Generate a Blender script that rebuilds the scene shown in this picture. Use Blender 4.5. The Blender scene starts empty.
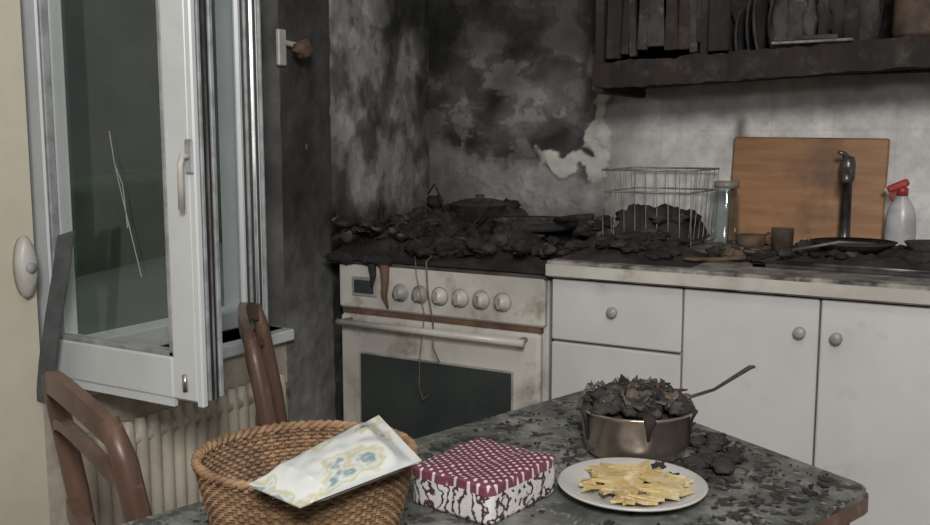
import bpy, math, random
from mathutils import Vector, Matrix, noise
sc=bpy.context.scene
try: sc.view_settings.view_transform='Standard'
except: pass
R=random.Random(7)
# ---------------- camera
cd=bpy.data.cameras.new('camera');cam=bpy.data.objects.new('camera',cd);sc.collection.objects.link(cam);sc.camera=cam
cd.sensor_width=36;cd.lens=950/930*36;cd.clip_start=.02
cam.location=(1.521,-2.575,1.18)
cam.rotation_euler=(math.radians(90-7.23),0,math.radians(30))
# ---------------- materials
def newmat(name):
    m=bpy.data.materials.new(name);m.use_nodes=True
    nt=m.node_tree;p=nt.nodes['Principled BSDF'];return m,nt,p
def N(nt,t,**k):
    n=nt.nodes.new(t)
    for a,b in k.items(): setattr(n,a,b)
    return n
def coords(nt):
    return N(nt,'ShaderNodeTexCoord').outputs['Object']
def noi(nt,co,scale,detail=5,rough=.6,stretch=None):
    if stretch:
        mp=N(nt,'ShaderNodeMapping');mp.inputs['Scale'].default_value=stretch
        nt.links.new(co,mp.inputs['Vector']);co=mp.outputs['Vector']
    n=N(nt,'ShaderNodeTexNoise');n.inputs['Scale'].default_value=scale;n.inputs['Detail'].default_value=detail;n.inputs['Roughness'].default_value=rough
    nt.links.new(co,n.inputs['Vector']);return n.outputs['Fac']
def ramp(nt,fac,stops):
    r=N(nt,'ShaderNodeValToRGB');e=r.color_ramp.elements
    while len(e)<len(stops): e.new(.5)
    for i,(p,c) in enumerate(stops):
        e[i].position=p;e[i].color=(*c,1) if len(c)==3 else c
    nt.links.new(fac,r.inputs['Fac']);return r.outputs['Color']
def mix(nt,fac,a,b,mode='MIX'):
    m=N(nt,'ShaderNodeMix',data_type='RGBA',blend_type=mode)
    for s,v in ((m.inputs[0],fac),(m.inputs[6],a),(m.inputs[7],b)):
        if hasattr(v,'is_linked'): nt.links.new(v,s)
        elif isinstance(v,(int,float)): s.default_value=v
        else: s.default_value=(*v,1)
    return m.outputs[2]
def bumpn(nt,p,h,st,dist=.01):
    b=N(nt,'ShaderNodeBump');b.inputs['Strength'].default_value=st;b.inputs['Distance'].default_value=dist
    nt.links.new(h,b.inputs['Height']);nt.links.new(b.outputs[0],p.inputs['Normal'])
def M(name,c1,c2=None,scale=12,rough=.6,metal=0,bump=0,lo=.4,hi=.62,stretch=None,c3=None,s3=30,lo3=.6,hi3=.68,bdist=.01):
    m,nt,p=newmat(name);p.inputs['Roughness'].default_value=rough;p.inputs['Metallic'].default_value=metal
    if c2 is None: c2=tuple(x*.75 for x in c1)
    co=coords(nt);n=noi(nt,co,scale,stretch=stretch)
    col=ramp(nt,n,[(lo,c1),(hi,c2)])
    if c3:
        n3=noi(nt,co,s3,6,.7);f=ramp(nt,n3,[(lo3,(0,0,0)),(hi3,(1,1,1))])
        col=mix(nt,f,col,c3)
    nt.links.new(col,p.inputs['Base Color'])
    if bump: bumpn(nt,p,noi(nt,co,scale*4,6,.7,stretch),bump,bdist)
    return m
CHAR=M('char',(.014,.012,.011),(.038,.034,.031),14,.9,bump=.6,c3=(.085,.078,.072),s3=45,lo3=.6,hi3=.78)
CHARB=M('char_brown',(.028,.021,.018),(.014,.012,.011),9,.9,bump=.5,stretch=(1.5,1.5,.4),c3=(.075,.066,.06),s3=14,lo3=.52,hi3=.75)
CHAR2=M('char_grey',(.026,.024,.023),(.070,.066,.062),10,.85,bump=.6,c3=(.14,.13,.125),s3=30,lo3=.58,hi3=.72)
BURNTAN=M('scorched_tan',(.14,.10,.07),(.05,.038,.03),22,.8,bump=.5,c3=(.26,.22,.18),s3=40,lo3=.6,hi3=.72)
ASH=M('ash',(.30,.29,.27),(.12,.115,.11),20,.95,bump=.5)
SOOTMETAL=M('sooty_metal',(.06,.057,.054),(.17,.16,.15),9,.5,.5,bump=.2)
ENAMEL=M('white_enamel',(.56,.545,.51),(.42,.40,.37),5,.35,c3=(.20,.155,.115),s3=8,lo3=.54,hi3=.74)
CABW=M('white_laminate',(.60,.60,.60),(.53,.53,.53),3,.4,c3=(.38,.37,.35),s3=7,lo3=.60,hi3=.8)
COUNTER=M('worktop_laminate',(.36,.34,.32),(.20,.19,.18),16,.5,c3=(.04,.037,.034),s3=12,lo3=.46,hi3=.64)
PVC=M('white_pvc',(.60,.63,.65),(.52,.55,.57),4,.35)
PVCD=M('pvc_dirty_edge',(.34,.36,.38),(.20,.21,.22),18,.5)
GASKET=M('gasket',(.015,.015,.017),None,10,.6)
CREAM=M('cream_wall_paint',(.60,.56,.46),(.53,.49,.40),4,.8)
SOOTP=M('sooty_reveal',(.16,.16,.155),(.08,.08,.08),6,.9)
RADW=M('radiator_enamel',(.56,.51,.43),(.42,.38,.32),6,.5)
WOOD=M('dark_chair_wood',(.135,.078,.056),(.07,.04,.03),9,.4,stretch=(1,1,.15),c3=(.24,.19,.16),s3=20,lo3=.58,hi3=.75)
KNOB=M('grey_knob',(.34,.33,.31),(.22,.21,.20),20,.4)
RACKW=M('rack_wire',(.40,.40,.39),(.18,.17,.16),16,.4,.2)
STEEL=M('steel',(.45,.45,.45),(.25,.25,.25),12,.3,.9)
DARKGLASS=M('oven_glass',(.028,.038,.038),(.042,.050,.048),6,.22)
RUST=M('brown_burn',(.15,.09,.055),(.07,.045,.03),15,.7)
WIRE=M('singed_wire',(.20,.15,.10),(.08,.06,.04),60,.6)
m,nt,p=newmat('board_wood');co=coords(nt)
g=noi(nt,co,6,6,.6,(1,1,9));c=ramp(nt,g,[(.35,(.38,.20,.09)),(.65,(.28,.135,.06))])
bn=noi(nt,co,5,4,.6);bf=ramp(nt,bn,[(.55,(0,0,0)),(.72,(.8,.8,.8))]);c=mix(nt,bf,c,(.09,.05,.03))
nt.links.new(c,p.inputs['Base Color']);p.inputs['Roughness'].default_value=.5;BOARD=m
m,nt,p=newmat('burnt_plaster');a=N(nt,'ShaderNodeAttribute');a.attribute_name='Col'
co=coords(nt);n1=noi(nt,co,18,8,.65);v=ramp(nt,n1,[(.3,(.72,.72,.72)),(.7,(1.25,1.25,1.25))])
c=mix(nt,1.0,a.outputs['Color'],v,'MULTIPLY');nt.links.new(c,p.inputs['Base Color'])
p.inputs['Roughness'].default_value=.8;bumpn(nt,p,noi(nt,co,16,7,.65),.4,.010);WALLM=m
m,nt,p=newmat('table_laminate');co=coords(nt)
a1=noi(nt,co,11,7,.7);c=ramp(nt,a1,[(.35,(.055,.058,.054)),(.5,(.115,.12,.112)),(.66,(.25,.25,.235))])
a3=noi(nt,co,30,7,.75);f3=ramp(nt,a3,[(.52,(0,0,0)),(.56,(.9,.9,.9))]);c=mix(nt,f3,c,(.028,.026,.024))
a4=noi(nt,co,70,5,.7);f4=ramp(nt,a4,[(.60,(0,0,0)),(.64,(.8,.8,.8))]);c=mix(nt,f4,c,(.28,.28,.265))
nt.links.new(c,p.inputs['Base Color']);p.inputs['Roughness'].default_value=.42;TABLE=m
m,nt,p=newmat('polka_dot_paper');co=coords(nt)
vo=N(nt,'ShaderNodeTexVoronoi');vo.voronoi_dimensions='2D';vo.inputs['Scale'].default_value=112;vo.inputs['Randomness'].default_value=.0
mp=N(nt,'ShaderNodeMapping');mp.inputs['Rotation'].default_value=(0,0,.7)
nt.links.new(co,mp.inputs['Vector']);nt.links.new(mp.outputs[0],vo.inputs['Vector'])
f=ramp(nt,vo.outputs['Distance'],[(.22,(1,1,1)),(.29,(0,0,0))])
c=mix(nt,f,(.15,.045,.075),(.58,.52,.54));nt.links.new(c,p.inputs['Base Color']);p.inputs['Roughness'].default_value=.35;POLKA=m
m,nt,p=newmat('printed_wrap');co=coords(nt)
w=N(nt,'ShaderNodeTexWave');w.inputs['Scale'].default_value=24;w.inputs['Distortion'].default_value=12;w.inputs['Detail'].default_value=3;w.inputs['Detail Scale'].default_value=2.2
nt.links.new(co,w.inputs['Vector']);c=ramp(nt,w.outputs['Fac'],[(.20,(.07,.035,.045)),(.32,(.54,.53,.53)),(1,(.60,.59,.58))])
nt.links.new(c,p.inputs['Base Color']);p.inputs['Roughness'].default_value=.3;WRAP=m
m,nt,p=newmat('printed_pouch');co=coords(nt)
n1=noi(nt,co,34,3,.5,(1,.45,1));c=ramp(nt,n1,[(.30,(.40,.42,.42)),(.50,(.47,.49,.48)),(.55,(.38,.36,.24)),(.59,(.44,.47,.46)),(.63,(.15,.21,.22)),(.68,(.46,.48,.48))])
nt.links.new(c,p.inputs['Base Color']);p.inputs['Roughness'].default_value=.18;POUCH=m
WICK=M('wicker',(.27,.165,.09),(.15,.085,.045),40,.6,bump=.3)
WICKD=M('wicker_dark',(.19,.11,.06),(.10,.058,.032),40,.6,bump=.3)
CERAM=M('plate_ceramic',(.48,.47,.46),(.40,.39,.38),10,.3)
FOOD=M('yellow_food',(.52,.41,.20),(.42,.30,.13),30,.55,bump=.3,c3=(.56,.48,.32),s3=50,lo3=.5,hi3=.6)
POTM=M('scorched_steel',(.48,.43,.38),(.34,.29,.25),7,.27,.85,c3=(.09,.07,.055),s3=8,lo3=.54,hi3=.74)
SPRAYB=M('spray_bottle_plastic',(.50,.50,.52),(.36,.36,.38),20,.3)
RED=M('red_plastic',(.42,.05,.04),None,20,.4)
STRAPM=M('grey_strap',(.085,.095,.10),(.06,.065,.07),30,.8)
TERRA=M('terracotta_brown',(.13,.085,.06),(.06,.042,.034),20,.75)
WHITEP=M('white_plastic',(.52,.51,.49),(.36,.35,.33),9,.4)
PALEM=M('pale_line',(.30,.31,.31),None,9,.6)
CEIL=M('ceiling_paint',(.55,.54,.52),(.5,.49,.47),3,.9)
PLAINW=M('plain_wall',(.45,.43,.38),(.40,.38,.34),3,.9)
SINKM=M('sooty_sink',(.035,.035,.035),(.13,.13,.13),10,.3,.5)
m,nt,p=newmat('floor_tile');co=coords(nt);br=N(nt,'ShaderNodeTexBrick');br.inputs['Scale'].default_value=1.0
br.offset=0;br.inputs['Brick Width'].default_value=.3;br.inputs['Row Height'].default_value=.3;br.inputs['Mortar Size'].default_value=.006
br.inputs['Color1'].default_value=(.16,.14,.12,1);br.inputs['Color2'].default_value=(.13,.115,.10,1);br.inputs['Mortar'].default_value=(.05,.05,.05,1)
nt.links.new(co,br.inputs['Vector']);nt.links.new(br.outputs['Color'],p.inputs['Base Color']);p.inputs['Roughness'].default_value=.5;FLOOR=m
def glassmat(name,tint,base,k):
    m=bpy.data.materials.new(name);m.use_nodes=True;nt=m.node_tree;nt.nodes.clear()
    o=N(nt,'ShaderNodeOutputMaterial');t=N(nt,'ShaderNodeBsdfTransparent');t.inputs[0].default_value=(*tint,1)
    g=N(nt,'ShaderNodeBsdfGlossy');g.inputs['Roughness'].default_value=.08;g.inputs[0].default_value=(.8,.85,.85,1)
    lw=N(nt,'ShaderNodeLayerWeight');lw.inputs[0].default_value=.3
    ad=N(nt,'ShaderNodeMath',operation='MULTIPLY_ADD');ad.inputs[1].default_value=k;ad.inputs[2].default_value=base;nt.links.new(lw.outputs['Facing'],ad.inputs[0])
    x=N(nt,'ShaderNodeMixShader');nt.links.new(ad.outputs[0],x.inputs[0]);nt.links.new(t.outputs[0],x.inputs[1]);nt.links.new(g.outputs[0],x.inputs[2]);nt.links.new(x.outputs[0],o.inputs[0])
    return m
GLASS=glassmat('window_glass',(.88,.90,.88),.04,.14)
JAR=glassmat('jar_glass',(.86,.90,.90),.08,.45)
GRASS=M('hedge_green',(.060,.078,.048),(.032,.045,.028),1.2,.9)
PAVE=M('pavement',(.13,.14,.13),(.09,.10,.09),.8,.9)
NIGHTW=M('outside_wall',(.15,.15,.148),(.11,.115,.115),.5,.9)
# ---------------- builder
class B:
    def __init__(s,name,origin=(0,0,0)):
        s.name=name;s.v=[];s.f=[];s.m=[];s.sm=[];s.mats=[];s.T=Matrix.Identity(4);s.o=Vector(origin)
    def mi(s,m):
        if m not in s.mats: s.mats.append(m)
        return s.mats.index(m)
    def add(s,vs,fs,mat,smooth=False):
        k=len(s.v);s.v+=[s.T@Vector(v) for v in vs];i=s.mi(mat)
        for f in fs: s.f.append([k+j for j in f]);s.m.append(i);s.sm.append(smooth)
    def box(s,a,b,mat):
        x0,y0,z0=a;x1,y1,z1=b
        vs=[(x0,y0,z0),(x1,y0,z0),(x1,y1,z0),(x0,y1,z0),(x0,y0,z1),(x1,y0,z1),(x1,y1,z1),(x0,y1,z1)]
        s.add(vs,[(3,2,1,0),(4,5,6,7),(0,1,5,4),(1,2,6,5),(2,3,7,6),(3,0,4,7)],mat)
    def rbox(s,a,b,mat,r=.004):
        x0,y0,z0=a;x1,y1,z1=b;vs=[];X=(x0,x1);Y=(y0,y1);Z=(z0,z1);idx={}
        sg=(1,-1)
        for i in (0,1):
            for j in (0,1):
                for k in (0,1):
                    for ax in range(3):
                        p=[X[i]+sg[i]*r,Y[j]+sg[j]*r,Z[k]+sg[k]*r];p[ax]=(X[i],Y[j],Z[k])[ax]
                        idx[(i,j,k,ax)]=len(vs);vs.append(tuple(p))
        fs=[]
        for i in (0,1): fs.append([idx[(i,j,k,0)] for j,k in ((0,0),(1,0),(1,1),(0,1))])
        for j in (0,1): fs.append([idx[(i,j,k,1)] for i,k in ((0,0),(1,0),(1,1),(0,1))])
        for k in (0,1): fs.append([idx[(i,j,k,2)] for i,j in ((0,0),(1,0),(1,1),(0,1))])
        for i in (0,1):
            for j in (0,1): fs.append([idx[(i,j,0,0)],idx[(i,j,1,0)],idx[(i,j,1,1)],idx[(i,j,0,1)]])
            for k in (0,1): fs.append([idx[(i,0,k,0)],idx[(i,1,k,0)],idx[(i,1,k,2)],idx[(i,0,k,2)]])
        for j in (0,1):
            for k in (0,1): fs.append([idx[(0,j,k,1)],idx[(1,j,k,1)],idx[(1,j,k,2)],idx[(0,j,k,2)]])
        for i in (0,1):
            for j in (0,1):
                for k in (0,1): fs.append([idx[(i,j,k,a)] for a in range(3)])
        s.add(vs,fs,mat)
    def tube(s,pts,r,mat,seg=8,cap=True,sq=1.0):
        pts=[Vector(p) for p in pts];n=len(pts)
        rs=r if isinstance(r,(list,tuple)) else [r]*n
        vs=[];up=None
        for i,p in enumerate(pts):
            d=(pts[min(i+1,n-1)]-pts[max(i-1,0)]).normalized()
            if up is None:
                up=Vector((0,0,1)) if abs(d.z)<.9 else Vector((1,0,0))
            a=d.cross(up).normalized();up=a.cross(d).normalized()
            for j in range(seg):
                t=2*math.pi*(j+.5)/seg
                vs.append(p+a*math.cos(t)*rs[i]+up*math.sin(t)*rs[i]*sq)
        fs=[]
        for i in range(n-1):
            for j in range(seg): fs.append((i*seg+j,i*seg+(j+1)%seg,(i+1)*seg+(j+1)%seg,(i+1)*seg+j))
        if cap: fs.append(tuple(range(seg))[::-1]);fs.append(tuple((n-1)*seg+j for j in range(seg)))
        s.add(vs,fs,mat,seg>5)
    def lathe(s,prof,c,mat,seg=28,sx=1,sy=1,rot=0,wob=0,seed=0):
        vs=[];n=len(prof);c=Vector(c)
        for (r,z) in prof:
            for j in range(seg):
                t=2*math.pi*j/seg
                rr=r*(1+wob*noise.noise(Vector((math.cos(t)*2+seed,math.sin(t)*2,z*20))))
                x,y=rr*math.cos(t)*sx,rr*math.sin(t)*sy
                vs.append(c+Vector((x*math.cos(rot)-y*math.sin(rot),x*math.sin(rot)+y*math.cos(rot),z)))
        fs=[(i*seg+j,i*seg+(j+1)%seg,(i+1)*seg+(j+1)%seg,(i+1)*seg+j) for i in range(n-1) for j in range(seg)]
        if prof[0][0]>1e-6: fs.append(tuple(range(seg))[::-1])
        if prof[-1][0]>1e-6: fs.append(tuple((n-1)*seg+j for j in range(seg)))
        s.add(vs,fs,mat,True)
    def blob(s,c,rad,mat,seed=0,amp=.3,nu=14,nv=9,fr=2.):
        vs=[];c=Vector(c)
        for i in range(nv+1):
            ph=math.pi*i/nv
            for j in range(nu):
                t=2*math.pi*j/nu;d=Vector((math.sin(ph)*math.cos(t),math.sin(ph)*math.sin(t),math.cos(ph)))
                k=1+amp*noise.noise(d*fr+Vector((seed*3.1,seed,0)))*1.6
                vs.append(c+Vector((d.x*rad[0]*k,d.y*rad[1]*k,d.z*rad[2]*k)))
        fs=[(i*nu+j,i*nu+(j+1)%nu,(i+1)*nu+(j+1)%nu,(i+1)*nu+j) for i in range(nv) for j in range(nu)]
        s.add(vs,fs,mat,True)
    def flake(s,c,size,mat,thick=.0025,tilt=.5,curl=.2):
        n=R.randint(4,7);c=Vector(c);rot=Matrix.Rotation(R.uniform(0,6.28),3,'Z')@Matrix.Rotation(R.uniform(-tilt,tilt),3,'X')@Matrix.Rotation(R.uniform(-tilt,tilt),3,'Y')
        ts=sorted(R.uniform(0,6.28) for _ in range(n));top=[];bot=[]
        asp=R.uniform(.4,1)
        for t in ts:
            r=size*R.uniform(.6,1.1);x,y=r*math.cos(t),r*math.sin(t)*asp
            z=curl*(x*x)/size
            top.append(c+rot@Vector((x,y,z+thick/2)));bot.append(c+rot@Vector((x,y,z-thick/2)))
        fs=[tuple(range(n)),tuple(range(2*n-1,n-1,-1))]+[(i,n+i,n+(i+1)%n,(i+1)%n) for i in range(n)]
        s.add(top+bot,fs,mat)
    def mound(s,x0,x1,y0,y1,zb,fn,mat,nx=60,ny=40):
        vs=[]
        for j in range(ny+1):
            for i in range(nx+1):
                u=i/nx;v=j/ny;x=x0+(x1-x0)*u;y=y0+(y1-y0)*v
                e=min(1,5*min(u,1-u,v,1-v))
                vs.append((x,y,zb+e*fn(x,y)))
        fs=[(j*(nx+1)+i,j*(nx+1)+i+1,(j+1)*(nx+1)+i+1,(j+1)*(nx+1)+i) for j in range(ny) for i in range(nx)]
        s.add(vs,fs,mat,True)
    def done(s,col=None):
        me=bpy.data.meshes.new(s.name);me.from_pydata([v-s.o for v in s.v],[],s.f)
        for m in s.mats: me.materials.append(m)
        for i,pl in enumerate(me.polygons): pl.material_index=s.m[i];pl.use_smooth=s.sm[i]
        if col:
            at=me.color_attributes.new('Col','FLOAT_COLOR','POINT')
            for i,c in enumerate(col): at.data[i].color=(*c,1)
        me.update()
        import bmesh
        bm=bmesh.new();bm.from_mesh(me);bmesh.ops.recalc_face_normals(bm,faces=bm.faces);bm.to_mesh(me);bm.free()
        o=bpy.data.objects.new(s.name,me);o.location=s.o;sc.collection.objects.link(o)
        return o
def fb(x,y,z=0,o=5): return noise.fractal(Vector((x,y,z)),.8,2.1,o)
def ss(a,b,x):
    t=max(0,min(1,(x-a)/(b-a)));return t*t*(3-2*t)
def lerp(a,b,t): return tuple(a[i]+(b[i]-a[i])*t for i in range(3))
# ---------------- room shell
b=B('floor');b.box((-.3,-3.6,-.1),(3,.15,0),FLOOR);b.done()
b=B('ceiling');b.box((-.3,-3.6,2.5),(3,.15,2.6),CEIL);b.done()
b=B('wall_right');b.box((3,-3.6,0),(3.12,.15,2.5),PLAINW);b.done()
b=B('wall_front');b.box((-.3,-3.72,0),(3.12,-3.6,2.5),PLAINW);b.done()
def colgrid(b,cols,P,u0,u1,v0,v1,nu,nv,cf,df):
    k=[]
    for j in range(nv+1):
        for i in range(nu+1):
            u=u0+(u1-u0)*i/nu;v=v0+(v1-v0)*j/nv
            c,d=cf(u,v);k.append(P(u,v,d));cols.append(c)
    fs=[(j*(nu+1)+i,j*(nu+1)+i+1,(j+1)*(nu+1)+i+1,(j+1)*(nu+1)+i) for j in range(nv) for i in range(nu)]
    b.add(k,fs,WALLM,True)
def cback(x,z):
    n1=fb(x*4,z*4,3,3);n2=fb(x*14,z*14,8);n4=fb(x*45,z*45,1,3)
    dg=fb((x+z)*2.6,(z-x)*5.5,12,3);sm=fb(x*2.6,z*2.6,31,2)
    pa=fb(x*6.5+.3*n2,z*7.5,55,5)
    d=0
    xr=.505+.016*n2+.02*n1; zl=1.10+.05*n1+.02*n2+.08*ss(.15,-.1,x)-.02*x
    dd=min(xr-x,(z-zl))
    dark=.060+.060*dg+.035*sm+.012*n2
    dark=max(.018,dark)
    # patches where the soot layer has flaked off to grey render
    patch=ss(.06,.20,pa)
    dark+=.085*patch*(1-.55*ss(1.40,1.5,z))
    dark*=1-.45*ss(-.10,-.28,pa)
    band=ss(.16,.02,abs(z-1.255-.12*(x-.2)+.03*n1))*ss(.0,.25,x)*ss(-.1,.3,sm+.4*dg);dark+=.06*band
    top=ss(1.36,1.48,z+.08*n1);dark=dark*(1-.4*top)
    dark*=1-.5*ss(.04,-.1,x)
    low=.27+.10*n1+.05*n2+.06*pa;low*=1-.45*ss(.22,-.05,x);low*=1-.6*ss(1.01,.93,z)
    if x>xr:
        t=.69+.02*n1
        c=(t,t*.99,t*.985)
        s=ss(1.24,1.38,z+.05*n1)
        c=lerp(c,(.13,.12,.11),s*.6)
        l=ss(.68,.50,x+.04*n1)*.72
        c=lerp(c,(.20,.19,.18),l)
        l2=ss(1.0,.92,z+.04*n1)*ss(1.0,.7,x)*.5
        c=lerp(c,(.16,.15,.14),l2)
        fm=ss(.030,.0,abs(x-.880-.01*n2))*ss(1.27,1.22,z)*ss(1.14,1.18,z);c=lerp(c,(.12,.07,.05),fm*.8)
        for k in range(-1,12):
            for kk,q in ((x,.15*k+.06),(z,.15*k+.01)):
                if abs(kk-q)<.002: c=lerp(c,(.35,.34,.33),.2)
    else:
        k=ss(-.03,.035,dd+.012*n4)
        g=low+(dark-low)*k
        c=(g,g*.985,g*.96)
        e=dd+.026*fb(x*13,z*13,77,4)
        rim=ss(.052,.040,e)*ss(-.012,-.004,e)*ss(.26,.33,x+.04*n2)*ss(1.37,1.33,z)*ss(1.05,1.09,z)
        c=lerp(c,(.60,.585,.56),rim*.92);d=.004+.010*rim+.003*patch+.002*n2
        c=lerp(c,(.03,.028,.026),.6*ss(.045,.058,e)*ss(.10,.06,e)*ss(.26,.36,x)*ss(1.05,1.1,z))
    return c,max(0,d)
b=B('wall_back');cols=[]
b.box((-.3,.012,0),(3,.15,2.5),PLAINW);cols+=[(0,0,0)]*8
colgrid(b,cols,lambda u,v,d:(u,-d+.008,v),-.1,1.9,.84,1.78,500,236,cback,0)
colgrid(b,cols,lambda u,v,d:(u,.008,v),-.1,3,0,.84,10,5,lambda u,v:((.3,.29,.27),0),0)
colgrid(b,cols,lambda u,v,d:(u,.008,v),-.1,3,1.78,2.5,10,5,lambda u,v:((.05,.05,.05),0),0)
colgrid(b,cols,lambda u,v,d:(u,.008,v),1.9,3,.84,1.78,5,5,lambda u,v:((.5,.5,.49),0),0)
b.done(cols)
WY0,WY1,WZ0,WZ1=-1.42,-.70,.70,2.0
def cleft(y,z):
    n1=fb(y*5,z*3,33,3);n2=fb(y*16,z*14,38);n3=fb(y*7,z*2.0,90,3);pa=fb(y*8,z*6,140,5)
    if y>-.5+.012*n1:
        g=.165+.08*n1+.035*n2+.08*n3+.10*ss(.06,.2,pa)
        g*=1-.45*ss(-.10,-.28,pa)
        g+=.15*ss(.05,.30,fb(y*6,z*5,70,3))*ss(1.15,1.4,z)
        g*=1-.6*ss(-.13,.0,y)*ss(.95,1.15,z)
        g*=1-.65*ss(1.38,1.52,z+.1*n1)*ss(-.30,-.2,y)
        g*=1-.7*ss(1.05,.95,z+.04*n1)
    else:
        k=ss(.65,1.0,z+.12*n1);g=.17+.07*n1+.04*n2;g=g*(1-k)+(.042+.015*n2+.03*n1)*k
    g=max(.015,g)
    return (g*1.0,g*1.0,g*.97),.003*n2
b=B('wall_left');cols=[]
def lb(a,c,m):
    b.box(a,c,m);cols.extend([(0,0,0)]*8)
lb((-.30,-3.6,0),(-.103,.012,WZ0),PLAINW);lb((-.30,-3.6,WZ1),(-.103,.012,2.5),CREAM)
lb((-.30,-3.6,WZ0),(-.10,WY0,WZ1),CREAM);lb((-.30,WY1,WZ0),(-.103,.012,WZ1),SOOTP)
lb((-.103,-3.6,0),(-.10,WY0,WZ0),CREAM)
colgrid(b,cols,lambda u,v,d:(-.1+d,u,v),WY1,.008,.0,2.0,180,420,cleft,0)
colgrid(b,cols,lambda u,v,d:(-.1,u,v),WY0,WY1,0,WZ0,20,20,lambda u,v:((.42,.38,.32),0),0)
b.done(cols)
# ---------------- window
def leaf(b,w,h,handle=True):
    st=.062;t=.03
    for a,c in (((0,-t,0),(st+.012,t,h)),((w-st,-t,0),(w,t,h)),((st,-t,0),(w-st,t,.078)),((st,-t,h-st),(w-st,t,h))):
        b.rbox(a,c,PVC,.004)
    b.rbox((w-.004,-t,-.008),(w+.012,-t+.014,h+.008),PVC,.003)
    b.box((w,-t+.015,.0),(w+.003,-t+.021,h),GASKET)
    b.rbox((w,-.010,.0),(w+.008,-.002,h),PVCD,.002)
    b.box((w,-.002,.0),(w+.004,.004,h),GASKET)
    b.box((w,.005,.0),(w+.006,.010,h),STEEL)
    b.box((w,.012,.0),(w+.003,.018,h),GASKET)
    b.rbox((w-.002,t-.010,0),(w+.006,t,h),PVCD,.002)
    b.box((st,-t,-.014),(w-st,-t+.01,0),PVC)
    for a,c in (((st+.012,-t+.002,.078),(st+.022,-.01,h-st)),((w-st-.010,-t+.002,.078),(w-st,-.01,h-st)),((st,-t+.002,.078),(w-st,-.01,.088)),((st,-t+.002,h-st-.012),(w-st,-.01,h-st))):
        b.rbox(a,c,PVCD,.002)
    b.add([(st,0,.07),(w-st,0,.07),(w-st,0,h-st),(st,0,h-st)],[(0,1,2,3)],GLASS)
    if handle:
        hz=.44;x=w+.002
        b.rbox((x-.010,-t-.006,hz-.03),(x+.010,-t,hz+.03),PVCD,.003)
        b.tube([(x,-t,hz),(x,-t-.020,hz),(x,-t-.024,hz-.015),(x,-t-.024,hz-.09)],.006,WHITEP,8)
        b.tube([(x-.03,-t-.003,.05),(x-.03,-t-.003,.02)],.005,STEEL,6)
b=B('window_1')
for a,c in (((-.27,WY0,WZ0),(-.20,WY0+.05,WZ1)),((-.27,WY1-.05,WZ0),(-.20,WY1,WZ1)),((-.27,WY0,WZ0),(-.20,WY1,WZ0+.05)),((-.27,WY0,WZ1-.05),(-.20,WY1,WZ1))):
    b.rbox(a,c,PVC,.004)
b.rbox((-.30,WY0,WZ0-.03),(-.07,WY1,WZ0),PVC,.004)
b.T=Matrix.Translation((-.185,-1.35,.715));leaf(b,.465,1.24)
b.T=Matrix.Translation((-.175,WY1-.045,.755))@Matrix.Rotation(math.radians(-46),4,'Z');leaf(b,.31,1.2,False)
b.T=Matrix.Identity(4)
for pts in ([(.05,-1.356,1.20),(.06,-1.356,1.14),(.085,-1.356,1.05),(.12,-1.356,.93)],[(.06,-1.356,1.14),(.08,-1.356,1.10),(.088,-1.356,1.02)]):
    b.tube(pts,.0010,PALEM,5)  # thin pale lines running down the near pane
b.done()
# outside
b=B('pavement');b.box((-40,-30,-.4),(-.5,40,-.3),PAVE);b.done()
b=B('hedge')
vs=[];n=60
for i in range(n+1):
    x=-6+(-5)*i/n;y=-1+14*i/n;zt=.62+.09*fb(i*.35,1,3)+.004*i
    for dx,z in ((.5,-.3),(.35,zt-.1),(0,zt),(-.6,zt),(-.8,-.3)): vs.append((x+dx+.05*fb(i*.7,z*3),y,z))
b.add(vs,[(i*5+j,i*5+j+1,(i+1)*5+j+1,(i+1)*5+j) for i in range(n) for j in range(4)],GRASS,True);b.done()
b=B('neighbour_wall');b.box((-26,-30,-.3),(-25.5,45,9),NIGHTW);b.done()
b=B('shutter_strap_winder',(-.1,-1.47,.95))
b.T=Matrix.Translation((-.1,-1.447,.945))@Matrix.Rotation(math.radians(90),4,'Y')
b.lathe([(.0,.0),(.048,.0),(.05,.012),(.044,.020),(.03,.024),(.0,.025)],(0,0,0),WHITEP,28,sx=1.2,sy=.42)
b.lathe([(.010,.022),(.010,.03),(0,.031)],(0,0,0),PVCD,14)
b.done()
b=B('shutter_strap')
pts=[(-.02,-1.40,1.01),(-.035,-1.405,.93),(-.055,-1.41,.85),(-.075,-1.415,.76),(-.085,-1.42,.68)]
vs=[]
for o_ in (-.01,-.006):
    for i,(x,y,z) in enumerate(pts):
        for dx,dy in ((-.018,-.004),(.018,.004)): vs.append((x+dx,y+dy+o_,z+(dx*.3 if i==0 else 0)))
fs=[]
for i in range(4):
    k=i*2;fs+=[(k,k+1,k+3,k+2),(10+k,10+k+2,10+k+3,10+k+1),(k,k+2,12+k,10+k),(k+1,11+k,13+k,k+3)]
fs+=[(0,10,11,1),(8,9,19,18)]
b.add(vs,fs,STRAPM);b.done()
b=B('curtain_holdback')
b.tube([(-.1,-.685,1.43),(-.06,-.68,1.42),(-.04,-.68,1.41)],.008,WHITEP,8)
b.blob((-.045,-.675,1.41),(.022,.028,.022),TERRA,5,.35)
b.rbox((-.1,-.715,1.37),(-.088,-.685,1.46),WHITEP,.003)
b.done()
b=B('radiator')
y=-1.36
while y<-.76:
    b.tube([(-.055,y,.10),(-.055,y,.13),(-.055,y,.57),(-.055,y,.60)],[.010,.017,.017,.010],RADW,8,sq=1.0)
    y+=.034
b.tube([(-.055,-1.37,.14),(-.055,-.76,.14)],.015,RADW);b.tube([(-.055,-1.37,.56),(-.055,-.76,.56)],.015,RADW)
b.rbox((-.10,-1.37,.12),(-.062,-.77,.585),RADW,.004)
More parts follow.
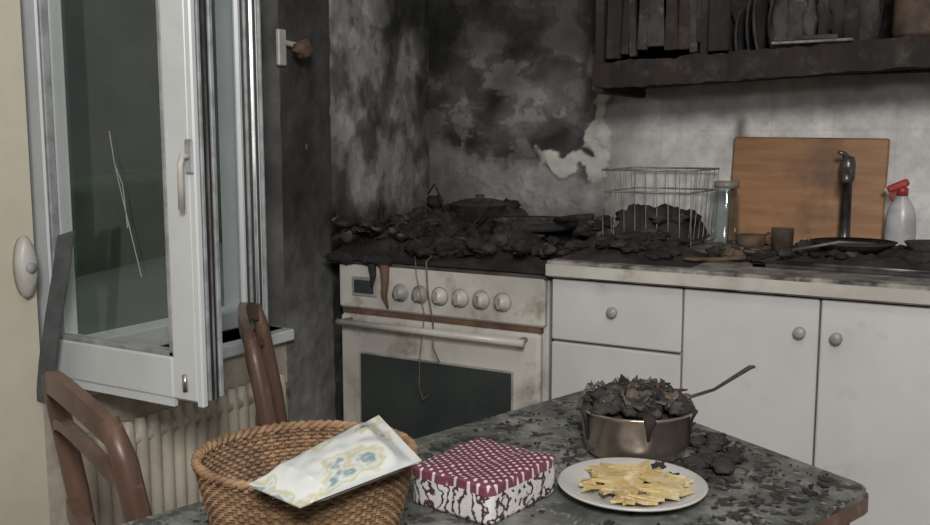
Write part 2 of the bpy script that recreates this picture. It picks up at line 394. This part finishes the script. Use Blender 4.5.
b.tube([(-.055,-.80,.12),(-.055,-.80,0)],.009,RADW)
b.done()
# ---------------- stove
b=B('stove')
b.rbox((0,-.58,.05),(.595,-.03,.865),ENAMEL,.004)
b.rbox((0,-.605,.75),(.595,-.58,.865),ENAMEL,.006)
b.rbox((.008,-.612,.235),(.587,-.583,.735),ENAMEL,.008)
b.rbox((.075,-.616,.40),(.515,-.611,.635),DARKGLASS,.002)
b.box((.07,-.6135,.395),(.52,-.611,.64),KNOB)
b.rbox((.008,-.606,.06),(.587,-.583,.222),ENAMEL,.006)
b.tube([(.03,-.650,.72),(.565,-.650,.72)],.009,ENAMEL,10)
for x in (.045,.55): b.tube([(x,-.612,.72),(x,-.650,.72)],.008,STEEL,8)
b.box((.01,-.6,.736),(.585,-.584,.749),RUST)
b.rbox((-.004,-.60,.862),(.599,-.03,.876),SOOTMETAL,.003)
for i in range(6):
    x=.197+i*.058
    b.T=Matrix.Translation((x,-.605,.803))@Matrix.Rotation(math.radians(90),4,'X')
    b.lathe([(.021,0),(.021,.004),(.016,.006),(.014,.020),(0,.021)],(0,0,0),ENAMEL if i>1 else KNOB,18)
    b.lathe([(.024,-.001),(.024,.002),(.0,.0021)],(0,0,0),KNOB,18)
    b.box((-.003,-.013,.018),(.003,.013,.025),KNOB)
b.T=Matrix.Identity(4)
b.rbox((.045,-.609,.785),(.125,-.604,.835),KNOB,.002);b.box((.055,-.611,.793),(.115,-.608,.827),DARKGLASS)
for x in (.04,.55):
    for y in (-.55,-.08): b.tube([(x,y,0),(x,y,.055)],.018,GASKET)
b.tube([(.15,-.61,.87),(.155,-.614,.83),(.15,-.612,.79),(.16,-.610,.76)],[.014,.010,.008,.003],RUST,8)
b.tube([(.11,-.608,.87),(.115,-.61,.84),(.11,-.608,.81)],[.012,.009,.004],CHAR,8)
b.done()
b=B('charred_debris_on_stove')
def hs(x,y):
    return .025+.055*max(0,fb(x*8,y*8,5)+.35)+.035*ss(-.35,-.15,y)+.03*ss(.28,.05,x)
b.mound(-.05,.60,-.61,-.04,.878,hs,CHAR,120,100)
for i in range(150):
    x=R.uniform(-.04,.60);y=R.uniform(-.61,-.06);b.flake((x,y,.882+hs(x,y)*R.uniform(.6,1.0)),R.uniform(.008,.024),R.choice([CHAR,CHAR,CHAR2,CHARB,BURNTAN if R.random()<.5 else CHAR]),.004,.6,.5)
for i in range(34):
    x=R.uniform(-.02,.28);y=R.uniform(-.50,-.15);z=.93;a=R.uniform(0,6.28);l=R.uniform(.04,.11)
    b.tube([(x,y,z),(x+l*.4*math.cos(a),y+l*.4*math.sin(a),z+l*R.uniform(.1,.6)),(x+l*math.cos(a),y+l*math.sin(a),z+l*R.uniform(0,.9))],R.uniform(.0015,.004),CHAR,5)
for i in range(190):
    x=R.uniform(-.03,.57);y=R.uniform(-.60,-.1);q=R.uniform(.008,.030)
    b.blob((x,y,.884+hs(x,y)*.85),(q,q*R.uniform(.6,1.2),q*R.uniform(.4,.8)),R.choice([CHAR,CHAR,CHAR,CHAR2,CHARB,BURNTAN if R.random()<.3 else CHAR]),i,.35,fr=2.5)
for i in range(9):
    x=R.uniform(-.02,.24);b.blob((x,-.607,.880),(R.uniform(.015,.03),.012,R.uniform(.008,.016)),CHAR,i+50,.4)
b.tube([(.13,-.25,.93),(.10,-.25,1.02),(.07,-.24,1.06),(.05,-.24,1.03)],.003,CHAR,6)
b.done()
b=B('hanging_wire')
b.tube([(.30,-.62,.905),(.29,-.632,.89),(.295,-.634,.82),(.31,-.634,.74),(.335,-.675,.69),(.35,-.67,.655)],.0022,WIRE,6)
b.tube([(.25,-.62,.90),(.262,-.634,.86),(.285,-.634,.76),(.295,-.672,.66),(.285,-.66,.58),(.29,-.65,.55),(.30,-.64,.56)],.0014,WIRE,6)
b.done()
def pan(name,c,r,h,mat,lid=None,handle=None):
    b=B(name);b.lathe([(0,0),(r*.9,0),(r,.01),(r,h),(r+.006,h+.003),(r-.004,h),(r-.005,.012),(0,.008)],c,mat,30,wob=.04)
    if lid: b.lathe([(r+.002,h+.002),(r*.9,h+.010),(r*.5,h+.018),(.012,h+.022),(.012,h+.028),(.014,h+.031),(0,h+.032)],c,lid,30,wob=.1)
    if handle is not None:
        d=Vector((math.cos(handle),math.sin(handle),.12));p=Vector(c)+Vector((0,0,h*.8))
        b.tube([p+d*r*.95,p+d*(r+.07),p+d*(r+.16)],[.007,.010,.009],CHAR,8)
    b.done()
pan('burnt_frying_pan',(.44,-.34,.955),.11,.022,CHAR2,None,-.6)
pan('burnt_saucepan',(.20,-.20,.955),.085,.045,CHAR,CHAR2)
# ---------------- base cabinets
b=B('kitchen_base_cabinet')
b.box((.61,-.575,.10),(2.35,-.03,.872),CABW);b.box((.62,-.52,0),(2.35,-.03,.10),GASKET)
def front(x0,x1,z0,z1): b.rbox((x0+.002,-.60,z0),(x1-.002,-.577,z1),CABW,.003)
front(.61,.92,.727,.868);front(.61,.92,.11,.721);front(.92,1.20,.11,.868);front(1.20,1.62,.11,.868);front(1.62,2.35,.11,.868)
def kn(x,z):
    b.T=Matrix.Translation((x,-.60,z))@Matrix.Rotation(math.radians(90),4,'X')
    b.lathe([(.006,0),(.006,.010),(.012,.013),(.012,.018),(.009,.021),(0,.022)],(0,0,0),KNOB,16);b.T=Matrix.Identity(4)
kn(.765,.805);kn(1.165,.80);kn(1.235,.795);kn(.765,.62);kn(1.65,.8)
b.done()
b=B('worktop');b.rbox((.605,-.62,.874),(2.37,-.012,.912),COUNTER,.004)
b.box((.606,-.6225,.878),(2.36,-.6195,.904),ENAMEL)
b.done()
b=B('sink')
sx0,sx1,sy0,sy1=1.04,1.55,-.50,-.11
b.rbox((sx0,sy0,.912),(sx1,sy0+.03,.921),SINKM,.002);b.rbox((sx0,sy1-.03,.912),(sx1,sy1,.921),SINKM,.002)
b.rbox((sx0,sy0,.912),(sx0+.03,sy1,.921),SINKM,.002);b.rbox((sx1-.03,sy0,.912),(sx1,sy1,.921),SINKM,.002)
b.box((sx0+.028,sy0+.028,.9125),(sx1-.028,sy1-.028,.915),CHAR)
b.tube([(sx0+.02,sy0+.02,.922),(sx1-.02,sy0+.02,.922)],.005,SINKM)
b.done()
b=B('charred_dishes_in_sink')
b.mound(1.07,1.52,-.47,-.14,.917,lambda x,y:.010+.03*max(0,fb(x*10,y*10,9)+.3),CHAR,60,44)
for i in range(26):
    x=R.uniform(1.09,1.48);y=R.uniform(-.44,-.18);b.flake((x,y,.935+R.uniform(0,.012)),R.uniform(.01,.028),R.choice([CHAR,CHAR,CHAR2]),.003,.5,.4)
for i in range(40):
    q=R.uniform(.01,.028);b.blob((R.uniform(1.09,1.48),R.uniform(-.44,-.18),.938),(q,q,q*.6),R.choice([CHAR,CHAR,CHAR2,CHARB]),i,.4)
b.lathe([(.0,0),(.05,.0),(.085,.02),(.09,.024),(.05,.006),(0,.005)],(1.22,-.33,.938),CHAR2,24)
b.lathe([(.0,0),(.04,.0),(.062,.03),(.058,.03),(.04,.006),(0,.005)],(1.38,-.30,.935),CHAR2,24)
b.tube([(1.09,-.42,.94),(1.20,-.40,.965),(1.27,-.36,.96)],.004,SOOTMETAL)
b.done()
b=B('faucet')
fx,fy=1.165,-.085
b.lathe([(.024,0),(.024,.008),(.015,.014),(.013,.05),(.012,.17),(.017,.178),(.018,.215),(.014,.232),(0,.236)],(fx,fy,.912),SINKM,20)
b.tube([(fx,fy,1.10),(fx+.004,fy-.035,1.11),(fx+.008,fy-.07,1.105),(fx+.01,fy-.085,1.085)],[.012,.011,.010,.011],SINKM,12)
b.tube([(fx,fy,1.138),(fx-.010,fy-.01,1.152),(fx-.02,fy-.02,1.155)],[.009,.007,.005],SINKM,10)
b.done()
b=B('spray_bottle')
c=(1.29,-.085,.913)
b.lathe([(0,0),(.030,0),(.034,.006),(.035,.05),(.033,.09),(.026,.115),(.014,.135),(.012,.145)],c,SPRAYB,22,sy=.7)
b.lathe([(.013,.140),(.013,.156),(.010,.160),(.0,.161)],c,RED,16)
b.T=Matrix.Translation((c[0],c[1],c[2]+.158))@Matrix.Rotation(math.radians(-25),4,'Y')
b.rbox((-.032,-.009,0),(.018,.009,.018),RED,.004)
b.tube([(-.02,0,.002),(-.032,0,-.012),(-.030,0,-.028)],[.005,.004,.003],RED,8)
b.tube([(-.032,0,.010),(-.040,0,.010)],.006,WHITEP,8)
b.done()
b=B('cutting_board')
b.T=Matrix.Translation((1.055,-.035,.914))@Matrix.Rotation(math.radians(-5),4,'X')@Matrix.Rotation(math.radians(.8),4,'Y')
b.rbox((-.190,-.009,0),(.190,.009,.278),BOARD,.004);b.done()
b=B('dish_rack')
x0,x1,y0,y1=.61,.84,-.30,-.05
for z,e in ((.925,.02),(1.055,.005),(1.11,0)):
    b.tube([(x0+e,y0+e,z),(x1-e,y0+e,z),(x1-e,y1-e,z),(x0+e,y1-e,z),(x0+e,y0+e,z)],.0024,RACKW,6)
n=8
for i in range(n+1):
    x=x0+(x1-x0)*i/n
    for y in (y0,y1): b.tube([(x,y,1.11),(x,y+(.015 if y==y0 else -.015),.925)],.0011,RACKW,5)
    b.tube([(x,y0+.015,.925),(x,y1-.015,.925)],.0018,SOOTMETAL,5)
for i in range(1,6):
    y=y0+(y1-y0)*i/6
    for x in (x0,x1): b.tube([(x,y,1.11),(x+(.015 if x==x0 else -.015),y,.925)],.0011,RACKW,5)
for x in (x0+.03,x1-.03):
    for y in (y0+.03,y1-.03): b.tube([(x,y,.925),(x,y,.912)],.005,GASKET,6)
b.mound(x0+.012,x1-.012,y0+.012,y1-.018,.93,lambda x,y:.065+.035*max(0,fb(x*9,y*9,44)+.4),CHAR,50,50)
for i in range(34):
    q=R.uniform(.01,.024);b.blob((R.uniform(x0+.03,x1-.03),R.uniform(y0+.02,y1-.05),.99),(q,q,q*.6),R.choice([CHAR,CHAR2,CHARB]),i,.5)
b.done()
b=B('charred_debris_on_worktop')
def hw(x,y): return (.026+.036*max(0,fb(x*7,y*7,15)+.25))*ss(.93,.82,x+.30*(-.34-y))
b.mound(.614,.93,-.585,-.315,.9125,hw,CHAR,80,70)
for i in range(80):
    x=R.uniform(.63,.85);y=R.uniform(-.56,-.34);q=R.uniform(.008,.026);b.blob((x,y,.918+hw(x,y)*.8),(q,q,q*.4),R.choice([CHAR,CHAR,CHAR2,CHARB]),i,.4)
b.done()
b=B('glass_jar')
c=(.880,-.12,.913)
b.lathe([(0,0),(.032,0),(.036,.006),(.036,.125),(.029,.142),(.029,.16)],c,JAR,24)
b.lathe([(0,.161),(.030,.161),(.030,.150),(.032,.150),(.032,.167),(0,.168)],c,KNOB,24)
b.done()
b=B('scorched_bowl');b.lathe([(0,0),(.02,0),(.032,.022),(.036,.045),(.033,.045),(.027,.02),(0,.008)],(.975,-.25,.913),TERRA,22,wob=.15)
b.done()
b=B('scorched_cup');b.lathe([(0,0),(.025,0),(.027,.045),(.028,.055),(.024,.055),(.022,.008),(0,.006)],(1.03,-.15,.913),TERRA,20,wob=.15)
b.tube([(1.0,-.15,.955),(.987,-.15,.948),(.987,-.15,.935),(1.003,-.15,.925)],.004,TERRA,6);b.done()
b=B('wooden_spoon');b.tube([(.92,-.49,.920),(.97,-.48,.922),(1.02,-.47,.929)],.005,RUST,8);b.blob((.907,-.493,.920),(.022,.014,.005),RUST,2,.1);b.done()
b=B('burnt_food_scraps')
for i in range(50):
    x=.92+R.uniform(0,.12);y=-.37+R.uniform(-.07,.06);q=R.uniform(.007,.020)
    b.blob((x,y,.913+q*.7),(q,q*R.uniform(.7,1.3),q*.7),R.choice([CHAR,TERRA,CHAR2,CHARB,BURNTAN]),i,.4)
for i in range(14): b.flake((.93+R.uniform(0,.10),-.37+R.uniform(-.08,.05),.936),R.uniform(.008,.022),R.choice([BURNTAN,TERRA,CHAR]),.003,.7,.3)
b.done()
# ---------------- upper cabinet
b=B('burnt_wall_cabinet')
TL=Matrix.Translation((.6,0,1.305))@Matrix.Rotation(math.radians(-2.2),4,'Y')@Matrix.Translation((-.6,0,-1.305))
b.T=TL
b.rbox((.62,-.33,1.325),(1.84,-.015,1.340),CHARB,.003)
b.rbox((.98,-.32,1.340),(1.40,-.14,1.375),CHARB,.003)
vs=[];n=90
for i in range(n+1):
    x=.60+1.25*i/n;zt=1.372+.012*fb(x*7,1)+.006*fb(x*40,2);zb=1.308+.008*fb(x*9,6)+.004*fb(x*50,6)
    y=-.345-.006*fb(x*7,3)
    vs+=[(x,y,zb),(x,y,zt),(x,y+.018,zb),(x,y+.018,zt)]
fs=[]
for i in range(n):
    k=4*i;fs+=[(k,k+4,k+5,k+1),(k+2,k+3,k+7,k+6),(k,k+2,k+6,k+4),(k+1,k+5,k+7,k+3)]
fs+=[(0,1,3,2),(4*n,4*n+2,4*n+3,4*n+1)]
b.add(vs,fs,CHARB)
b.T=Matrix.Identity(4)
b.rbox((.60,-.34,1.30),(.622,-.015,2.1),CHARB,.003)
b.rbox((.62,-.03,1.345),(1.85,-.014,2.1),CHARB,.002)
b.rbox((1.83,-.33,1.345),(1.85,-.015,2.1),CHAR,.002)
b.rbox((.62,-.33,1.66),(1.83,-.03,1.68),CHAR,.002)
b.rbox((.62,-.33,2.08),(1.85,-.015,2.1),CHAR,.002)
x=.63
while x<.90:
    w=R.uniform(.012,.05);z0=1.375+R.uniform(0,.05);b.T=Matrix.Translation((x,-.332,z0))@Matrix.Rotation(R.uniform(-.05,.05),4,'Y')
    b.rbox((0,-.008,0),(w,.008,1.80-z0),R.choice([CHAR,CHARB,CHAR2]),.002);x+=w+R.uniform(-.004,.004)
for i in range(10):
    x=.84+i*.026;r=R.uniform(.07,.10);zz=1.335+.038*(x-.6)
    b.T=Matrix.Translation((x,-.21+R.uniform(-.03,.02),zz+r+.006))@Matrix.Rotation(math.radians(80+R.uniform(-9,9)),4,'Y')
    b.lathe([(0,0),(r*.6,0),(r,.012),(r,.016),(r*.6,.005),(0,.005)],(0,0,0),R.choice([CHARB,CHAR2,CHAR2]),28,wob=.05,seed=i)
b.T=Matrix.Identity(4)
for i in range(22):
    c=(1.04+(i%7)*.03,-.30+.05*(i//7),1.39)
    b.blob((c[0],c[1],c[2]+.05+R.uniform(0,.06)),(R.uniform(.014,.03),R.uniform(.02,.03),R.uniform(.05,.10)),R.choice([CHARB,CHAR,CHAR2]),i,.3)
b.rbox((1.03,-.358,1.396),(1.20,-.325,1.402),ASH,.002)
b.rbox((1.035,-.360,1.402),(1.17,-.354,1.412),CHAR2,.002)
b.done()
b=B('burnt_cooking_pot')
b.lathe([(0,0),(.050,0),(.055,.01),(.055,.14),(.060,.143),(.051,.14),(.05,.012),(0,.008)],(1.32,-.255,1.405),TERRA,30,wob=.04);b.done()
# ---------------- table
F=Vector((.90,-1.03,0));Rr=Vector((1.395,-1.325,0));L=Vector((.66,-1.90,0))
dl=(L-F).normalized();dr=(Rr-F).normalized()
L2=F+dl*1.15;R2=Rr+(dl*.75+Vector((-.49,-.87,0))*.25).normalized()*1.1
b=B('dining_table')
def prism(poly,z0,z1,mat):
    n=len(poly);b.add([(p.x,p.y,z0) for p in poly]+[(p.x,p.y,z1) for p in poly],[tuple(range(n-1,-1,-1)),tuple(range(n,2*n))]+[(i,(i+1)%n,n+(i+1)%n,n+i) for i in range(n)],mat)
def rounded(poly,r):
    out=[];n=len(poly)
    for i in range(n):
        p=poly[i];a=(poly[i-1]-p).normalized();c=(poly[(i+1)%n]-p).normalized()
        for t in (0,.25,.5,.75,1):
            q=(p+a*r)*(1-t)**2+p*2*t*(1-t)+(p+c*r)*t*t;out.append(q)
    return out
poly=[F,Rr,R2,L2]
cen=sum(poly,Vector())/4
def inset(poly,d): return [p+(cen-p).normalized()*d for p in poly]
prism(rounded(poly,.03),.722,.742,WOOD);prism(rounded(inset(poly,.004),.03),.742,.75,TABLE)
ip=inset(poly,.07)
for i in range(4):
    a=ip[i];c=ip[(i+1)%4];d=(c-a).normalized();nrm=Vector((-d.y,d.x,0))*.01
    prism([a+nrm,c+nrm,c-nrm,a-nrm],.63,.722,WOOD)
for p in ip:
    b.tube([(p.x,p.y,0),(p.x,p.y,.3),(p.x,p.y,.722)],[.018,.022,.028],WOOD,10)
b.done()
b=B('ash_flakes_on_table')
for i in range(1400):
    if R.random()<.55:
        a=R.uniform(0,6.28);q=abs(R.gauss(0,.15));x=1.17+q*math.cos(a);y=-1.33+q*math.sin(a)
    else:
        s=R.random();t=R.uniform(.02,1.0);pp=F+dr*(.03+s*.5)+dl*t*.8;x,y=pp.x,pp.y
    rel=Vector((x,y,0))-F
    det=dr.x*dl.y-dr.y*dl.x;s=(rel.x*dl.y-rel.y*dl.x)/det;t=(dr.x*rel.y-dr.y*rel.x)/det
    if s<.02 or s>.55 or t<.02: continue
    if math.hypot(x-1.138,y+1.503)<.095 or math.hypot(x-1.085,y+1.345)<.082 or math.hypot(x-.90,y+1.84)<.1: continue
    if abs(x-.985)<.066 and abs(y+1.598)<.078: continue
    b.flake((x,y,.7518),R.uniform(.002,.007) if R.random()<.92 else .013,R.choice([CHAR,CHAR,CHAR,CHAR2]),.0012,.12,.15)
b.done()
# ---------------- pot on table
b=B('burnt_saucepan_with_food')
pc=(1.085,-1.345,.751)
b.lathe([(0,0),(.060,0),(.068,.005),(.072,.02),(.076,.062),(.082,.066),(.080,.069),(.072,.064),(.066,.008),(0,.006)],pc,POTM,44,wob=.02)
b.lathe([(0,.060),(.05,.061),(.072,.057)],pc,CHAR,30,wob=.1)
for i in range(80):
    a=R.uniform(0,6.28);q=.070*math.sqrt(R.random());rr=R.uniform(.006,.016);b.blob((pc[0]+q*math.cos(a),pc[1]+q*math.sin(a),pc[2]+.068+.022*(1-q/.08)),(rr,rr*R.uniform(.7,1.3),rr*R.uniform(.5,1)),R.choice([CHAR,CHAR,CHAR,CHARB,CHAR2,BURNTAN]),i,.4,nu=16,nv=10,fr=2.5)
for i in range(70):
    a=R.uniform(0,6.28);q=.07*math.sqrt(R.random());b.flake((pc[0]+q*math.cos(a),pc[1]+q*math.sin(a),pc[2]+.080+R.uniform(0,.022)*(1-q/.09)),R.uniform(.005,.013),R.choice([CHAR,CHAR2,SOOTMETAL,STEEL,BURNTAN]),.0018,1.1,.9)
for a,l in ((-2.3,.035),(-1.0,.022),(.1,.04)):
    d=Vector((math.cos(a),math.sin(a),0));c=Vector(pc)
    b.tube([c+d*.070+Vector((0,0,.072)),c+d*.082+Vector((0,0,.066)),c+d*.077+Vector((0,0,.055)),c+d*.074+Vector((0,0,.06-l))],[.009,.009,.005,.002],R.choice([CHAR,CHARB]),7,sq=.4)
b.done()
b=B('ladle')
s0=Vector((pc[0]+.055,pc[1]+.015,pc[2]+.077));e0=Vector((1.215,-1.245,.866))
b.tube([s0,s0.lerp(e0,.5)+Vector((0,0,-.008)),e0,e0+Vector((.006,.004,.001))],[.0025,.0022,.0034,.002],CHAR2,8)
b.blob(s0,(.014,.014,.010),CHAR,3,.1);b.done()
b=B('charred_food_scraps')
for i in range(54):
    a=R.uniform(-1.1,.9);q=R.uniform(.09,.135);rr=R.uniform(.005,.015);b.blob((pc[0]+q*math.cos(a),pc[1]+q*math.sin(a),.7515+rr*.6),(rr,rr,rr*.5),R.choice([CHAR,CHAR,CHARB]),i,.4)
b.done()
b=B('plate')
pl=(1.138,-1.503,.7515)
b.lathe([(0,.0),(.05,0),(.055,.003),(.089,.013),(.091,.016),(.088,.0165),(.056,.007),(.05,.005),(0,.005)],pl,CERAM,44);b.done()
b=B('cheese_slices')
for i in range(60):
    a=R.uniform(0,6.28);q=.060*math.sqrt(R.random());c=Vector((pl[0]+q*math.cos(a),pl[1]+q*math.sin(a),pl[2]+.012+.012*(1-q/.060)*R.random()+.004*(q/.060)))
    rot=Matrix.Rotation(R.uniform(0,6.28),3,'Z')@Matrix.Rotation(R.uniform(-.3,.3),3,'X')
    l=R.uniform(.012,.026);w=R.uniform(.006,.012)
    sh=[(-l,-w*.6),(l,-w),(l*.8,w*.6),(-l*.6,w)] if R.random()<.6 else [(-l,-w),(l,0),(-l*.4,w)]
    n=len(sh);vs=[c+rot@Vector((x,y,.002)) for x,y in sh]+[c+rot@Vector((x,y,-.002)) for x,y in sh]
    b.add(vs,[tuple(range(n)),tuple(range(2*n-1,n-1,-1))]+[(k,n+k,n+(k+1)%n,(k+1)%n) for k in range(n)],FOOD)
b.done()
# ---------------- napkin package
b=B('paper_napkin_package',(.985,-1.598,.751))
c=Vector((.985,-1.598,.751));rz=Matrix.Rotation(math.radians(-8),3,'Z');hx,hy,h=.060,.070,.045
K=80;rows=[(0,1),(.08,1.005),(.5,1.01),(.74,1.01),(.75,1.01),(.96,1.0),(1,.975)]
vs=[]
for (zz,q) in rows:
    for k in range(K):
        t=2*math.pi*k/K;ct,st=math.cos(t),math.sin(t);r=(abs(ct)**16+abs(st)**16)**(-1/16)
        p=Vector((hx*r*ct*q,hy*r*st*q,zz*h));nn=noise.noise(p*50)*.0025
        p.x*=1+nn/hx;p.y*=1+nn/hy;p.z+=(.003*noise.noise(Vector((p.x*30,p.y*30,7))) if zz>.2 else 0)
        vs.append(c+rz@p)
def ringf(i): return [(i*K+k,i*K+(k+1)%K,(i+1)*K+(k+1)%K,(i+1)*K+k) for k in range(K)]
b.add(vs,sum((ringf(i) for i in range(4)),[])+[tuple(range(K))[::-1]],WRAP,True)
b.add(vs,ringf(4)+ringf(5),POLKA,False)
base=vs[-K:];tv=[];T=9
for q in range(T+1):
    f=1-q/T
    for k in range(K):
        v=base[k];x=c.x+(v.x-c.x)*f;y=c.y+(v.y-c.y)*f
        z=v.z if q==0 else c.z+h+.001+.0035*noise.noise(Vector((x*28,y*28,3)))+.0022*abs(noise.noise(Vector((x*70,y*70,9))))
        tv.append((x,y,z))
b.add(tv,[(q*K+k,q*K+(k+1)%K,(q+1)*K+(k+1)%K,(q+1)*K+k) for q in range(T) for k in range(K)],POLKA,True)
b.done()
# ---------------- basket
b=B('wicker_basket')
bc=Vector((.905,-1.835,.751));BR=math.atan2(.643,.766)
def bp(t,z,off=0):
    k=z/.115;rx=.080+.031*k**.8+off;ry=.070+.031*k**.8+off
    x,y=rx*math.cos(t),ry*math.sin(t)
    return bc+Vector((x*math.cos(BR)-y*math.sin(BR),x*math.sin(BR)+y*math.cos(BR),z))
NS=52;rows_=27
for r in range(rows_):
    z=.003+.106*r/(rows_-1);ph=r%2;K2=NS*2
    pts=[bp(2*math.pi*k/K2,z,.0022*math.cos(NS*math.pi*k/K2*2+math.pi*ph)) for k in range(K2+1)]
    b.tube(pts,.0024,WICK if r%3 else WICKD,5,cap=False)
for k in range(NS):
    t=2*math.pi*k/NS;b.tube([bp(t,.0),bp(t,.05),bp(t,.11)],.0018,WICKD,5)
for ph in (0,math.pi):
    pts=[bp(2*math.pi*k/160,.110+.003*math.sin(34*2*math.pi*k/160+ph),.003*math.cos(34*2*math.pi*k/160+ph)) for k in range(161)]
    b.tube(pts,.0032,WICK,6,cap=False)
b.add([bp(2*math.pi*k/40,.004,-.001) for k in range(40)]+[bp(2*math.pi*k/40,.0,-.001) for k in range(40)],[tuple(range(40)),tuple(range(79,39,-1))],WICKD)
b.done()
# printed plastic pack: thick sealed body with flat crimped ends
b=B('food_package')
A=Vector((.945,-1.965,.876));D=Vector((.968,-1.795,.900));Cc=Vector((1.048,-1.838,.878));E=Vector((1.000,-1.960,.864))
nu,nv=60,34;vt=[];vb=[];up=Vector((.12,-.15,1)).normalized()
for j in range(nv+1):
    for i in range(nu+1):
        u=i/nu;v=j/nv;p=A.lerp(D,u).lerp(E.lerp(Cc,u),v)
        uu=max(0,min(1,(u-.07)/.86))
        e=(min(1,math.sin(math.pi*uu)*2.2) if 0<uu<1 else 0)*(math.sin(math.pi*v)**.4 if 0<v<1 else 0)
        cr=abs(((u*4+v*2.2+.4*noise.noise(Vector((u*3,v*3,2))))%1)-.5)
        w=.0035*cr*e+.002*noise.noise(Vector((u*8,v*6,4)))*e
        vt.append(p+up*(.011*e+w+.0008));vb.append(p-up*(.009*e+.0002))
g=lambda i,j:j*(nu+1)+i
b.add(vt,[(g(i,j),g(i+1,j),g(i+1,j+1),g(i,j+1)) for j in range(nv) for i in range(nu)],POUCH,True)
b.add(vb,[(g(i,j),g(i,j+1),g(i+1,j+1),g(i+1,j)) for j in range(nv) for i in range(nu)],POUCH,True)
b.done()
# ---------------- chairs
def chair(loc,ang):
    b=B('dining_chair',loc);b.T=Matrix.Translation(loc)@Matrix.Rotation(ang,4,'Z')
    for s in (-1,1):
        b.tube([(s*.17,.0,0),(s*.175,.01,.25),(s*.175,.0,.45),(s*.175,-.02,.62),(s*.168,-.045,.77),(s*.152,-.058,.825)],[.013,.016,.018,.018,.017,.013],WOOD,8)
        b.tube([(s*.17,.36,0),(s*.17,.36,.43)],[.014,.02],WOOD,8)
        b.tube([(s*.17,.01,.2),(s*.17,.36,.2)],.010,WOOD,8)
        b.rbox((s*.17-.012,.0,.39),(s*.17+.012,.37,.44),WOOD)
    def rail(z0,bow,hgt,arch):
        vs=[];n=16
        for i in range(n+1):
            x=-.165+.33*i/n;k=1-(x/.165)**2;yy=-.02-(z0-.45)*.09-bow*k;z=z0+arch*k
            vs+=[(x,yy-.008,z-hgt/2),(x,yy-.008,z+hgt/2),(x,yy+.008,z+hgt/2),(x,yy+.008,z-hgt/2)]
        fs=[]
        for i in range(n):
            a=4*i
            for q in range(4): fs.append((a+q,a+(q+1)%4,a+4+(q+1)%4,a+4+q))
        fs+=[(0,1,2,3),(4*n,4*n+3,4*n+2,4*n+1)];b.add(vs,fs,WOOD,False)
    rail(.802,.025,.034,.034);rail(.735,.02,.016,.036);rail(.60,.015,.03,.01)
    b.rbox((-.17,.35,.39),(.17,.37,.44),WOOD);b.rbox((-.17,.0,.39),(.17,.02,.44),WOOD)
    b.rbox((-.195,.0,.44),(.195,.40,.462),WOOD,.008)
    b.done()
def place(p1,p2):
    p1=Vector(p1);p2=Vector(p2);c=(p1+p2)/2;d=p2-p1;chair((c.x,c.y,0),math.atan2(d.y,d.x))
place((.235,-1.585,0),(.585,-1.735,0))
place((.125,-.97,0),(.36,-1.25,0))
# ---------------- lights
def area(name,loc,tgt,size,power,col):
    l=bpy.data.lights.new(name,'AREA');l.shape='DISK';l.size=size;l.energy=power;l.color=col
    o=bpy.data.objects.new(name,l);o.location=loc;sc.collection.objects.link(o)
    o.rotation_euler=(Vector(tgt)-Vector(loc)).to_track_quat('-Z','Y').to_euler()
area('ceiling_light',(1.5,-1.9,2.45),(1.2,-1.2,0),.6,6,(1,.95,.88))
area('added_front_light',(1.9,-3.1,1.95),(.6,-.3,.95),.45,40,(1,.965,.92))  # unseen light added low and frontal to reach the wall below the cabinet
area('camera_torch',(1.62,-2.65,1.45),(.6,-.4,.9),.12,4,(.95,.97,1))
w=bpy.data.worlds.new('world');sc.world=w;w.use_nodes=True
w.node_tree.nodes['Background'].inputs[0].default_value=(.47,.53,.50,1);w.node_tree.nodes['Background'].inputs[1].default_value=.8
